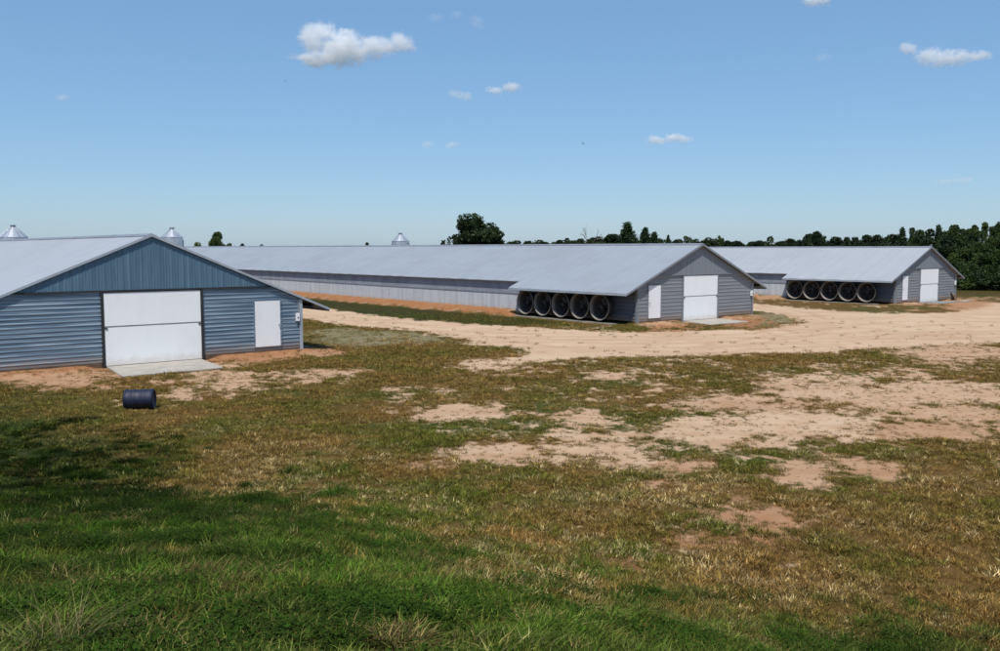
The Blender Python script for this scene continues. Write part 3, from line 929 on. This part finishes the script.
# concrete aprons before the big doors
def apron(i, ulen, sk, mat, label):
    b = BARNS[i]
    d0, d1 = DOORS[i]
    z0, z1 = -.2, -.055
    P = [(d0 + .02, -.08), (d1 - .02, -.08), (d1 + sk[1], -ulen), (d0 + sk[0], -ulen)]
    bm = bmesh.new()
    prism(bm, [(*(b['c'] + V * v + U * u), z0) for v, u in P], (0, 0, z1 - z0))
    o = obj("concrete_apron", bm, mat)
    o.modifiers.new("bevel", 'BEVEL').width = .012
    tag(o, label, "pavement", kind="structure")
apron(0, 3.1, (-.3, -.35), CONC, "pale concrete apron before the white door of the blue barn")
apron(1, 2.8, (-.9, -.5), CONC, "pale concrete apron before the white door of the middle barn")
apron(2, 1.5, (.9, 1.0), CONC_DARK, "dark weathered concrete apron before the farthest barn's door")

# ------------------------------------------------------------------ barrel
def barrel():
    p = on_ground(140, 408.5, -.1)
    z = height(np.array([p[0]]), np.array([p[1]]))[0]
    root = empty("plastic_barrel", (p[0], p[1], z), math.radians(9))
    tag(root, "dark blue plastic barrel lying on its side in the grass", "barrel")
    R, L = .275, .80
    bm = bmesh.new()
    prof = [(.0, -L / 2 + .02), (R * .9, -L / 2 + .02), (R * .93, -L / 2), (R * .99, -L / 2 + .03), (R, -L / 2 + .10), (R * .985, -.17), (R * 1.03, -.15), (R * 1.03, -.11), (R * .985, -.09), (R * .985, .09), (R * 1.03, .11), (R * 1.03, .15), (R * .985, .17), (R, L / 2 - .10), (R * .99, L / 2 - .03), (R * .93, L / 2), (R * .9, L / 2 - .02), (.0, L / 2 - .02)]
    lathe(bm, prof, 40, 'x')
    bmesh.ops.remove_doubles(bm, verts=bm.verts, dist=1e-5)
    obj("barrel_body", bm, BARREL, root, True, (0, 0, R - .005))
    for sg in (-1, 1):
        bm = bmesh.new()
        lathe(bm, [(R * .97, sg * (L / 2 - .075)), (R * 1.05, sg * (L / 2 - .07)), (R * 1.05, sg * (L / 2 - .04)), (R * .97, sg * (L / 2 - .035))], 40, 'x')
        obj("rim_ring", bm, BARREL, root, True, (0, 0, R - .005))
    bm = bmesh.new()
    tube(bm, (L / 2 - .025, .1, .12), (L / 2 + .004, .1, .12), .035, .035, 14)
    obj("bung", bm, DARK, root, False, (0, 0, R - .005))
barrel()

# ------------------------------------------------------------------ feed bins
def feed_bin(px, Yd, D, ztop, label):
    p = at_depth(px, HYP, Yd)
    root = empty("feed_bin", (p[0], p[1], -.1), .3)
    tag(root, label, "feed bin", "galvanised feed bins between the barns")
    R = D / 2
    zc = ztop - R * .86 - .12 + .1                      # cylinder top
    zh = zc - 2.6
    bm = bmesh.new()
    prof, z = [], zh
    while z <= zc:
        prof += [(R, z), (R * 1.012, z + .05)]; z += .10
    prof.append((R, zc))
    lathe(bm, prof, 36, 'z')
    body = obj("bin_body", bm, GALV, root, True)
    bm = bmesh.new()
    rings = lathe(bm, [(R * 1.04, zc - .03), (R * 1.04, zc + .02), (.26, zc + R * .78), (.26, zc + R * .78 + .03)], 18, 'z')
    for k in range(18):                               # raised seams between roof sheets
        t = 2 * math.pi * k / 18
        tube(bm, (R * 1.03 * math.cos(t), R * 1.03 * math.sin(t), zc + .03), (.27 * math.cos(t), .27 * math.sin(t), zc + R * .79), .018, .014, 5)
    obj("cone_roof", bm, GALV, root)
    bm = bmesh.new()
    lathe(bm, [(.25, zc + R * .78 + .03), (.25, zc + R * .86 + .06), (.32, zc + R * .86 + .062), (.30, zc + R * .86 + .12), (.02, zc + R * .86 + .17)], 20, 'z', True)
    obj("filler_cap", bm, TRIM_GREY, root, False)
    bm = bmesh.new()
    lathe(bm, [(R, zh), (.22, zh - R * 1.2), (.22, zh - R * 1.2 - .3)], 30, 'z', True)
    obj("hopper", bm, GALV, root, True)
    for k in range(6):
        t = 2 * math.pi * k / 6
        bm = bmesh.new()
        tube(bm, ((R + .05) * math.cos(t), (R + .05) * math.sin(t), 0), ((R + .05) * math.cos(t), (R + .05) * math.sin(t), zc - .3), .05, .05, 6)
        obj("leg", bm, GALV, root)
feed_bin(14, 95, 2.75, 6.95, "galvanised feed bin with a cone roof above the far left of the blue barn's roof")
feed_bin(172.5, 106, 2.40, 6.95, "galvanised feed bin with a cone roof just right of the blue barn's peak")
feed_bin(400.5, 122, 2.35, 6.6, "galvanised feed bin peeking over the middle barn's long roof ridge")

# ------------------------------------------------------------------ trees
def leaf_quads(centers, size, rng, flat=0.0):
    n = len(centers)
    a = rng.normal(size=(n, 3)); a[:, 2] *= (1 - flat); a /= np.linalg.norm(a, axis=1)[:, None]
    b = rng.normal(size=(n, 3)); b -= (b * a).sum(1)[:, None] * a; b /= np.linalg.norm(b, axis=1)[:, None]
    s = (size * rng.uniform(.6, 1.3, n))[:, None]
    V_ = np.stack([centers - a * s, centers + b * s * .55, centers + a * s, centers - b * s * .55], 1).reshape(-1, 3)
    F_ = np.arange(4 * n).reshape(-1, 4)
    return V_, F_

def crown_points(lobes, per, rng):
    P, T = [], []
    for (c, r) in lobes:
        c = np.array(c); r = np.array(r)
        n = int(per * (r[0] * r[1] * r[2]) ** .667)
        d = rng.normal(size=(n, 3)); d /= np.linalg.norm(d, axis=1)[:, None]
        rad = rng.uniform(.35, 1.0, n) ** .45
        lump = 1 + .22 * np.sin(d[:, 0] * 5 + c[0]) * np.sin(d[:, 1] * 6 + c[1]) * np.cos(d[:, 2] * 5)
        p = c + d * r * (rad * lump)[:, None]
        # leave gaps: leaves gather in sprays
        sp = fbm(p[:, 0] * 1.1 + p[:, 2] * .7, p[:, 1] * 1.1 - p[:, 2] * .9, int(abs(c[0] * 7 + c[2] * 13)) % 97, 2)
        keep = sp > .40
        P.append(p[keep]); T.append(np.clip(rng.normal(.35, .2) + rng.normal(0, .18, keep.sum()) + (sp[keep] - .5) * .8, 0, 1))
    return np.concatenate(P), np.concatenate(T)

def branchy(bm, p, d, length, r, depth, rng, ends):
    p1 = p + d * length
    tube(bm, p, p1, r, r * .62, 7 if depth > 1 else 5)
    if depth == 0:
        ends.append(p1); return
    for k in range(rng.integers(2, 4)):
        nd = (d + Vector(rng.normal(0, .55, 3))).normalized()
        nd.z = nd.z * .75 + .18
        branchy(bm, p + d * length * rng.uniform(.7, 1.0), nd.normalized(), length * rng.uniform(.6, .8), r * .58, depth - 1, rng, ends)

def tree_meshes(kind, seed):
    """unit tree of about 8 m: returns trunk mesh, crown mesh"""
    rng = np.random.default_rng(seed)
    bm = bmesh.new(); ends = []
    lobes, leaf, per, mat = [], .17, 700, LEAF_DARK
    if kind == 'pine':
        h = 8.0
        tube(bm, (0, 0, -.2), (0.05, 0, h * .96), .2, .03, 8)
        C = []
        for lev in np.arange(1.2, h * .98, .34):
            q = (lev - 1.2) / (h - 1.2)
            rad = (1.9 * (1 - q) ** .75 + .18) * rng.uniform(.8, 1.12)
            nb = 7 if q < .8 else 5
            for k in range(nb):
                if rng.random() < .10: continue
                t = 6.283 * (k + rng.random()) / nb
                L = rad * rng.uniform(.6, 1.12)
                e = Vector((math.cos(t) * L, math.sin(t) * L, lev + L * rng.uniform(.0, .25)))
                tube(bm, (0, 0, lev), e, .03, .01, 4)
                m = int(80 * L + 16)
                qq = rng.uniform(.25, 1.05, m)[:, None]
                C.append(np.array([0, 0, lev]) * (1 - qq) + np.array(e) * qq + rng.normal(0, .17, (m, 3)))
        P = np.concatenate(C); T = np.clip(rng.normal(.45, .22, len(P)), 0, 1)
        leaf, mat = .16, LEAF_PINE
    else:
        h = dict(oak=6.6, round=8.0, tall=8.6, bush=3.2, bare=8.0, loose=8.0)[kind]
        nl = dict(oak=22, round=13, tall=11, bush=7, bare=0, loose=9)[kind]
        wid = dict(oak=4.4, round=2.5, tall=1.75, bush=1.7, bare=1.6, loose=2.3)[kind]
        tr = .34 if kind == 'oak' else .2
        if kind != 'bush':
            branchy(bm, Vector((0, 0, -.2)), Vector((rng.normal(0, .05), rng.normal(0, .05), 1)).normalized(), h * .36, tr, 4 if kind == 'bare' else 3, rng, ends)
        else:
            for k in range(4): branchy(bm, Vector((0, 0, -.1)), Vector((rng.normal(0, .5), rng.normal(0, .5), 1)).normalized(), 1.0, .06, 2, rng, ends)
        for k in range(nl):
            t = 6.283 * k / nl * 2.4 + rng.random()
            q = (k + .5) / nl
            zc = h * ((.24 if kind != 'bush' else .12) + .66 * q) + rng.normal(0, .05 * h)
            prof = math.sin(math.pi * min(1, .18 + .80 * q)) if kind != 'oak' else (1 - q ** 2.2) * .98 + .05
            rr_ = wid * prof * rng.uniform(.45, .95)
            lr = wid * rng.uniform(.28, .46) * (1.1 if kind != 'loose' else .75) * (.72 if kind == 'oak' else 1)
            lobes.append(((math.cos(t) * rr_, math.sin(t) * rr_, zc), (lr * 1.15, lr * 1.15, lr * .8)))
        if kind in ('round', 'tall', 'oak'):
            lobes.append(((0, 0, h * .60), (wid * .5, wid * .5, h * .2)))
        mat = dict(oak=LEAF_DARK, round=LEAF_DARK, tall=LEAF_MID, bush=LEAF_MID, bare=LEAF_YEL, loose=LEAF_MID)[kind]
        if kind == 'bare':
            E_ = np.array([list(e) for e in ends])[::3]
            P = np.repeat(E_, 3, 0) + rng.normal(0, .1, (len(E_) * 3, 3)); T = rng.random(len(P))
            leaf = .07
        else:
            P, T = crown_points(lobes, per, rng)
            E_ = np.array([list(e) for e in ends])
            ex = np.repeat(E_, 26, 0); ex = ex + rng.normal(0, .30, ex.shape)
            P = np.concatenate([P, ex]); T = np.concatenate([T, np.clip(rng.normal(.5, .2, len(ex)), 0, 1)])
    V_, F_ = leaf_quads(P, np.full(len(P), leaf), rng, .2)
    cm = array_mesh("crown", V_, F_, mat)
    at = cm.attributes.new("tint", 'FLOAT', 'POINT'); at.data.foreach_set("value", np.repeat(T, 4).astype(np.float32))
    tm = bpy.data.meshes.new("trunk"); bm.to_mesh(tm); bm.free(); tm.materials.append(BARK)
    return tm, cm, float(V_[:, 2].max()), float(np.percentile(np.hypot(V_[:, 0], V_[:, 1]), 97))

KINDS = {k: [tree_meshes(k, s) for s in seeds] for k, seeds in dict(oak=(3,), round=(11, 12, 13), tall=(21, 22, 23), pine=(31, 32, 33), bush=(41, 42), bare=(51,), loose=(61, 62)).items()}
NAME = dict(oak="oak_tree", round="leafy_tree", tall="leafy_tree", pine="pine_tree", bush="bush", bare="bare_tree", loose="leafy_tree")

def tree(kind, var, px, Yd, top_py=None, width_px=None, hgt=None, label="", group=None, mat=None):
    tm, cm, h0, r0 = KINDS[kind][var % len(KINDS[kind])]
    p = at_depth(px, HYP, Yd)
    if hgt is None:
        hgt = at_depth(px, top_py, Yd)[2] + .1
    sz = hgt / h0
    sx = sz if width_px is None else (width_px / FPX * Yd / 2) / r0
    root = empty(NAME[kind], (p[0], p[1], -.1), random.uniform(0, 6.28))
    root.scale = (sx, sx, sz)
    tag(root, label, "bush" if kind == 'bush' else "tree", group)
    for nm, me in (("trunk", tm), ("crown", cm)):
        o = bpy.data.objects.new(nm, me)
        COL.objects.link(o); o.parent = root
        if mat and nm == "crown":
            o.material_slots[0].link = 'OBJECT'; o.material_slots[0].material = mat
    return root

# single trees one can tell apart
tree('oak', 0, 475, 235, 212, 68, label="big dark spreading oak standing alone behind the middle barn's roof")
tree('round', 2, 216.5, 190, 231, 17, label="small round green tree beyond the blue barn's right roof slope", mat=LEAF_MID)
tree('bush', 0, 199, 170, 241, 26, label="low pale olive bush left of the small round green tree", mat=LEAF_YEL)
tree('bush', 1, 229, 172, 242.0, 16, label="low green bush right of the small round green tree")
tree('pine', 0, 627, 230, 221, 26, label="tallest conical green pine above the middle barn's roof ridge")
tree('pine', 1, 645, 226, 226, 20, label="second conical pine just right of the tallest pine above the roof ridge")
tree('pine', 2, 654, 228, 231, 16, label="short conical pine at the right end of the pine group above the roof ridge")
tree('round', 0, 612, 240, 233.5, 38, label="dark rounded tree just left of the tallest pine above the roof ridge")
tree('bare', 0, 590, 236, 224, 24, label="leafless tree with thin twigs above the middle barn's roof ridge")
tree('pine', 1, 668, 250, 234, 9, label="tiny lone pine between the pine group and the middle barn's peak")
tree('loose', 0, 686, 250, 235.5, 20, label="thin open crowned tree just left of the middle barn's peak")
tree('round', 1, 709, 240, 237, 20, label="dark round tree at the right of the middle barn's peak")
tree('loose', 1, 720, 245, 235, 14, label="thin tree beside the dark round tree at the middle barn's peak")

DIST = "distant treetops seen over the middle barn's roof ridge"
for i, (px, top, w) in enumerate([(242, 243, 8), (262, 244, 9), (367, 241.8, 7), (513, 241, 18), (528, 240.5, 22), (545, 241.2, 20), (560, 239.5, 16), (567, 237.5, 12), (579, 238, 14), (592, 237, 18), (600, 236, 20), (658, 238, 18), (676, 240, 12), (697, 238.5, 14)]):
    tree('round', i, px, 275 + (i * 37) % 40, top, w, label="dark distant treetop just showing over the middle barn's roof ridge", group=DIST)
for i in range(34):
    px = 486 + i * 7.4 + random.uniform(-3, 3)
    tree('round' if i % 3 else 'bush', i, px, 300 + (i * 53) % 50, 241.0 + random.uniform(-1.6, 1.2) - (px > 560) * 1.0, random.uniform(13, 26), label="dark distant treetop just showing over the middle barn's roof ridge", group=DIST)
WOOD = "trees of the dark wood behind the farthest barn"
rw = random.Random(9)
skyline = [(728, 240), (737, 239.5), (750, 241), (760, 240), (770, 235), (779, 240.5), (790, 238), (800, 238.5), (808, 233), (816, 230.5), (826, 235), (838, 236), (848, 236.5), (858, 235.5), (868, 234), (878, 234), (888, 234.5), (897, 233.5)]
for i, (px, top) in enumerate(skyline):
    tree(('round', 'bush', 'round')[i % 3], i, px + rw.uniform(-2, 2), 200 - (px - 728) * .25 + rw.uniform(-8, 8), top, rw.uniform(17, 26), label="dark tree in the treeline above the farthest barn's roof", group="treeline over the farthest barn's roof", mat=LEAF_DARK)
    tree('round', i + 1, px + rw.uniform(2, 8), 212 - (px - 728) * .25, 241.5 - (px - 728) * .015, 24, label="dark tree in the treeline above the farthest barn's roof", group="treeline over the farthest barn's roof")
# the wood comes forward to the right of the farthest barn
sky_r = [(902, 229, 'pine'), (911, 230, 'tall'), (919, 232, 'round'), (927, 231, 'tall'), (938, 226, 'pine'), (945, 233, 'tall'), (953, 229, 'round'), (962, 233, 'tall'), (968, 232, 'round'), (976, 229, 'tall'), (983, 226.5, 'loose'), (991, 230, 'tall'), (999, 226, 'round'), (1008, 229, 'tall'), (1018, 226, 'round'), (1030, 230, 'tall'), (1044, 227, 'round'), (1060, 229, 'tall')]
for i, (px, top, kd) in enumerate(sky_r):
    tree(kd, i, px, 138 - (px - 900) * .10 + rw.uniform(-4, 4), top - 3 - (px > 950) * 2, rw.uniform(20, 30) if kd != 'pine' else 17, label="tall tree in the dark wood right of the farthest barn", group=WOOD, mat=LEAF_MID if i % 2 == 0 and kd != 'pine' else (LEAF_PINE if kd == 'pine' else LEAF_DARK))
for i in range(26):
    px = 950 + i * 4.6 + rw.uniform(-2, 2)
    Yd = 114 - (px - 950) * .14 + rw.uniform(-5, 5)
    tree(('round', 'tall', 'round')[i % 3], i, px, Yd, 237 + rw.uniform(-7, 13), rw.uniform(22, 36), label="leafy tree at the front of the dark wood right of the farthest barn", group="front trees of the wood", mat=(LEAF_DARK, LEAF_MID, LEAF_GREEN, LEAF_MID)[i % 4])
for i in range(30):
    px = 957 + i * 3.6 + rw.uniform(-1.5, 1.5)
    Yd = 101 - (px - 957) * .06 + rw.uniform(-3, 3)
    tree('bush', i, px, Yd, 268 + rw.uniform(-9, 8), rw.uniform(20, 34), label="bush in the undergrowth along the foot of the dark wood", group="undergrowth bushes of the wood", mat=(LEAF_DARK, LEAF_MID, LEAF_DARK, LEAF_GREEN)[i % 4])

# ------------------------------------------------------------------ scrap by the farthest barn
def scrap():
    b = BARNS[2]
    def place(v, u): q = b['c'] + V * v + U * u; return (q[0], q[1], height(np.array([q[0]]), np.array([q[1]]))[0])
    def one(name, v, u, label, mat, dims, tilt, rz):
        bm = bmesh.new(); box(bm, -dims[0] / 2, dims[0] / 2, -dims[1] / 2, dims[1] / 2, 0, dims[2])
        bmesh.ops.bevel(bm, geom=bm.edges[:], offset=.008, segments=1, affect='EDGES')
        for w in bm.verts: w.co += Vector((random.uniform(-.01, .01),) * 3)
        o = obj(name, bm, mat); o.location = place(v, u); o.rotation_euler = (0, tilt, A + rz)
        tag(o, label, "scrap")
    one("timber_offcut", -1.75, -.55, "dark timber offcut leaning upright near the farthest barn's right corner", TIMBER, (.16, .12, .95), -.75, .2)
    one("timber_offcut", -1.15, -.5, "short dark timber offcut nearest the farthest barn's right corner", TIMBER, (.14, .3, .6), -.6, -.2)
    one("scrap_board", -1.45, -.7, "reddish brown board tilted between two dark timbers by the farthest barn", BOARD, (.2, .04, .8), -.85, .1)
    one("concrete_plank", -1.3, -1.5, "pale flat plank lying on the dirt before the farthest barn's right corner", CONC, (2.0, .35, .10), 0, .08)
    one("concrete_block", -6.9, -.9, "small pale block lying at the foot of the farthest barn's white door", CONC, (.5, .3, .22), 0, .3)
scrap()

# ------------------------------------------------------------------ bird specks high in the sky
def bird(px, py, Yd, span, label):
    p = at_depth(px, py, Yd)
    bm = bmesh.new()
    lathe(bm, [(.01, -.22), (.045, -.1), (.06, .02), (.04, .13), (.012, .2)], 10, 'y', True)
    for sg in (-1, 1):
        prism(bm, [(0, .07, .02), (sg * span * .25, .10, .10), (sg * span * .5, -.02, .06), (sg * span * .25, -.06, .09), (0, -.07, .02)], (0, 0, .012))
    o = obj("bird", bm, BIRD); o.location = p; o.rotation_euler = (.3, .5, .7)
    tag(o, label, "bird")
bird(583, 143.5, 150, .8, "tiny dark bird in the open sky above the middle barn's roof")
bird(285.5, 81.5, 190, .7, "tiny dark bird in the sky below and left of the largest cloud")

# ------------------------------------------------------------------ clouds: real volumes far off
def cloud(lobes, dens, label, seed, group=None, Yd=2200.0, pixel=None):
    k = Yd / FPX
    cx = sum(l[0] for l in lobes) / len(lobes); cy_ = sum(l[1] for l in lobes) / len(lobes)
    O = at_depth(cx, cy_, Yd)
    L = []
    rnd = random.Random(seed)
    extra = []
    for (px, py, rx, ry) in lobes:
        for q in range(2 if len(lobes) > 2 else 1):
            extra.append((px + rnd.uniform(-.7, .7) * rx, py + rnd.uniform(-.6, .7) * ry, rx * rnd.uniform(.45, .7), ry * rnd.uniform(.35, .6)))
    lobes = lobes + extra
    for (px, py, rx, ry) in lobes:
        p = at_depth(px, py, Yd) - O
        L.append((Vector((p[0], p[1] + rnd.uniform(-.3, .3) * rx * k, p[2])), Vector((rx * k, max(rx * .7, ry) * k, ry * k))))
    bm = bmesh.new()
    for c, r in L:
        bmesh.ops.create_icosphere(bm, subdivisions=3, radius=1.0, matrix=Matrix.Translation(c) @ Matrix.Diagonal((*(r * 1.22), 1)))
    m = bpy.data.materials.new("cloud_vapour"); m.use_nodes = True
    nt = NT(m); nt.n.remove(nt.n["Principled BSDF"])
    tc = nt.new("ShaderNodeTexCoord")
    P = tc.outputs["Object"]
    sz = min(max(r.x for c, r in L), 60)
    n1 = nt.noise(P, 1.6 / sz, 7, .62); n2 = nt.noise(P, 6.0 / sz, 4, .6)
    best = None
    for c, r in L:
        mp = nt.new("ShaderNodeMapping", vector_type='TEXTURE'); nt.link(P, mp.inputs[0])
        mp.inputs["Location"].default_value = c; mp.inputs["Scale"].default_value = r
        ln = nt.new("ShaderNodeVectorMath", operation='LENGTH'); nt.link(mp.outputs[0], ln.inputs[0])
        best = ln.outputs["Value"] if best is None else nt.math('MINIMUM', best, ln.outputs["Value"])
    d = nt.math('SUBTRACT', 1.0, best)
    d = nt.math('ADD', d, nt.math('MULTIPLY', nt.math('SUBTRACT', n1, .5), 2.5))
    d = nt.math('ADD', d, nt.math('MULTIPLY', nt.math('SUBTRACT', n2, .5), 1.2))
    den = nt.math('MULTIPLY', nt.ramp(d, .02, .8), dens)
    v = nt.new("ShaderNodeVolumePrincipled")
    v.inputs["Color"].default_value = (.995, .995, .995, 1)
    v.inputs["Anisotropy"].default_value = -0.25
    nt.link(den, v.inputs["Density"])
    nt.link(v.outputs[0], nt.n["Material Output"].inputs["Volume"])
    o = obj("cloud", bm, m, None, False, O)
    rm = o.modifiers.new("union", 'REMESH'); rm.mode = 'VOXEL'; rm.voxel_size = max(2.0, min(r.z for c, r in L) * .22)
    tag(o, label, "cloud", group)
cloud([(320, 33, 22, 11), (338, 38, 22, 10), (328, 57, 28, 10), (352, 52, 28, 11), (378, 47, 24, 10), (402, 43, 15, 11), (316, 45, 18, 10), (345, 48, 26, 12)], .045, "largest white puffy cloud high left of centre", 1)
cloud([(909, 48, 11, 6), (932, 54, 16, 11), (948, 58, 22, 9), (972, 57, 18, 6)], .036, "second largest white cloud near the upper right corner", 2)
cloud([(495, 90, 10, 5), (511, 88, 11, 6)], .045, "small white cloud right of the faint pinkish one at upper centre", 3)
cloud([(455, 93, 8, 5), (466, 97, 9, 5)], .032, "small pinkish white cloud below the largest cloud's right end", 4)
cloud([(656, 140, 12, 5), (672, 138, 12, 5), (684, 140, 9, 4)], .045, "small white cloud alone in the sky over the middle barn's door", 5)
cloud([(810, 0, 10, 7), (822, -1, 12, 7)], .05, "white cloud cut by the top edge at the right", 6)
cloud([(427, 144, 7, 4)], .03, "tiny faint cloud, left one of the low pair", 7)
cloud([(451, 145, 8, 4)], .03, "tiny faint cloud, right one of the low pair", 8)
cloud([(945, 181, 14, 3.5), (964, 180, 14, 3.5)], .012, "long thin faint cloud low above the wood at the right", 9)
cloud([(62, 97, 8, 4)], .02, "tiny faint cloud alone at the left of the sky", 10)
cloud([(436, 18, 9, 5), (456, 14, 8, 5), (476, 22, 8, 7)], .010, "wispy faint cloud high right of the largest cloud", 11)
cloud([(820, 58, 10, 5)], .010, "wispy faint cloud left of the second largest cloud", 12)

# ------------------------------------------------------------------ light
sun_dir = Vector((.149, 1.392, -2.6)).normalized()       # the way the light travels
sd = bpy.data.lights.new("sun", 'SUN')
sd.energy = 4.2; sd.angle = math.radians(.53); sd.color = (1.0, .955, .89)
so = bpy.data.objects.new("sun", sd)
so.rotation_euler = sun_dir.to_track_quat('-Z', 'Y').to_euler()
so.location = (-20, -40, 60)
COL.objects.link(so)
to = -sun_dir
elev = math.asin(to.z); azim = math.atan2(to.x, to.y)
w = bpy.data.worlds.new("World"); SC.world = w
w.use_nodes = True
nt = w.node_tree
sky = nt.nodes.new("ShaderNodeTexSky"); sky.sky_type = 'NISHITA'
sky.sun_disc = False
sky.sun_elevation = elev; sky.sun_rotation = azim
sky.air_density = 1.0; sky.dust_density = .5; sky.ozone_density = 6.0; sky.altitude = 100
bg = nt.nodes["Background"]
hz = nt.nodes.new("ShaderNodeMix"); hz.data_type = 'RGBA'
hz.inputs[0].default_value = .42
nt.links.new(sky.outputs[0], hz.inputs[6])
hz.inputs[7].default_value = (1.75, 3.6, 5.9, 1)
nt.links.new(hz.outputs[2], bg.inputs[0])
bg.inputs[1].default_value = .108

SC.render.engine = 'CYCLES'
SC.cycles.volume_bounces = 14
SC.cycles.max_bounces = 16
SC.cycles.volume_step_rate = .6
SC.cycles.use_denoising = True
SC.view_settings.view_transform = 'Standard'
SC.view_settings.look = 'None'
SC.view_settings.exposure = 0.2
SC.view_settings.gamma = 1.0
SC.view_settings.use_curve_mapping = False
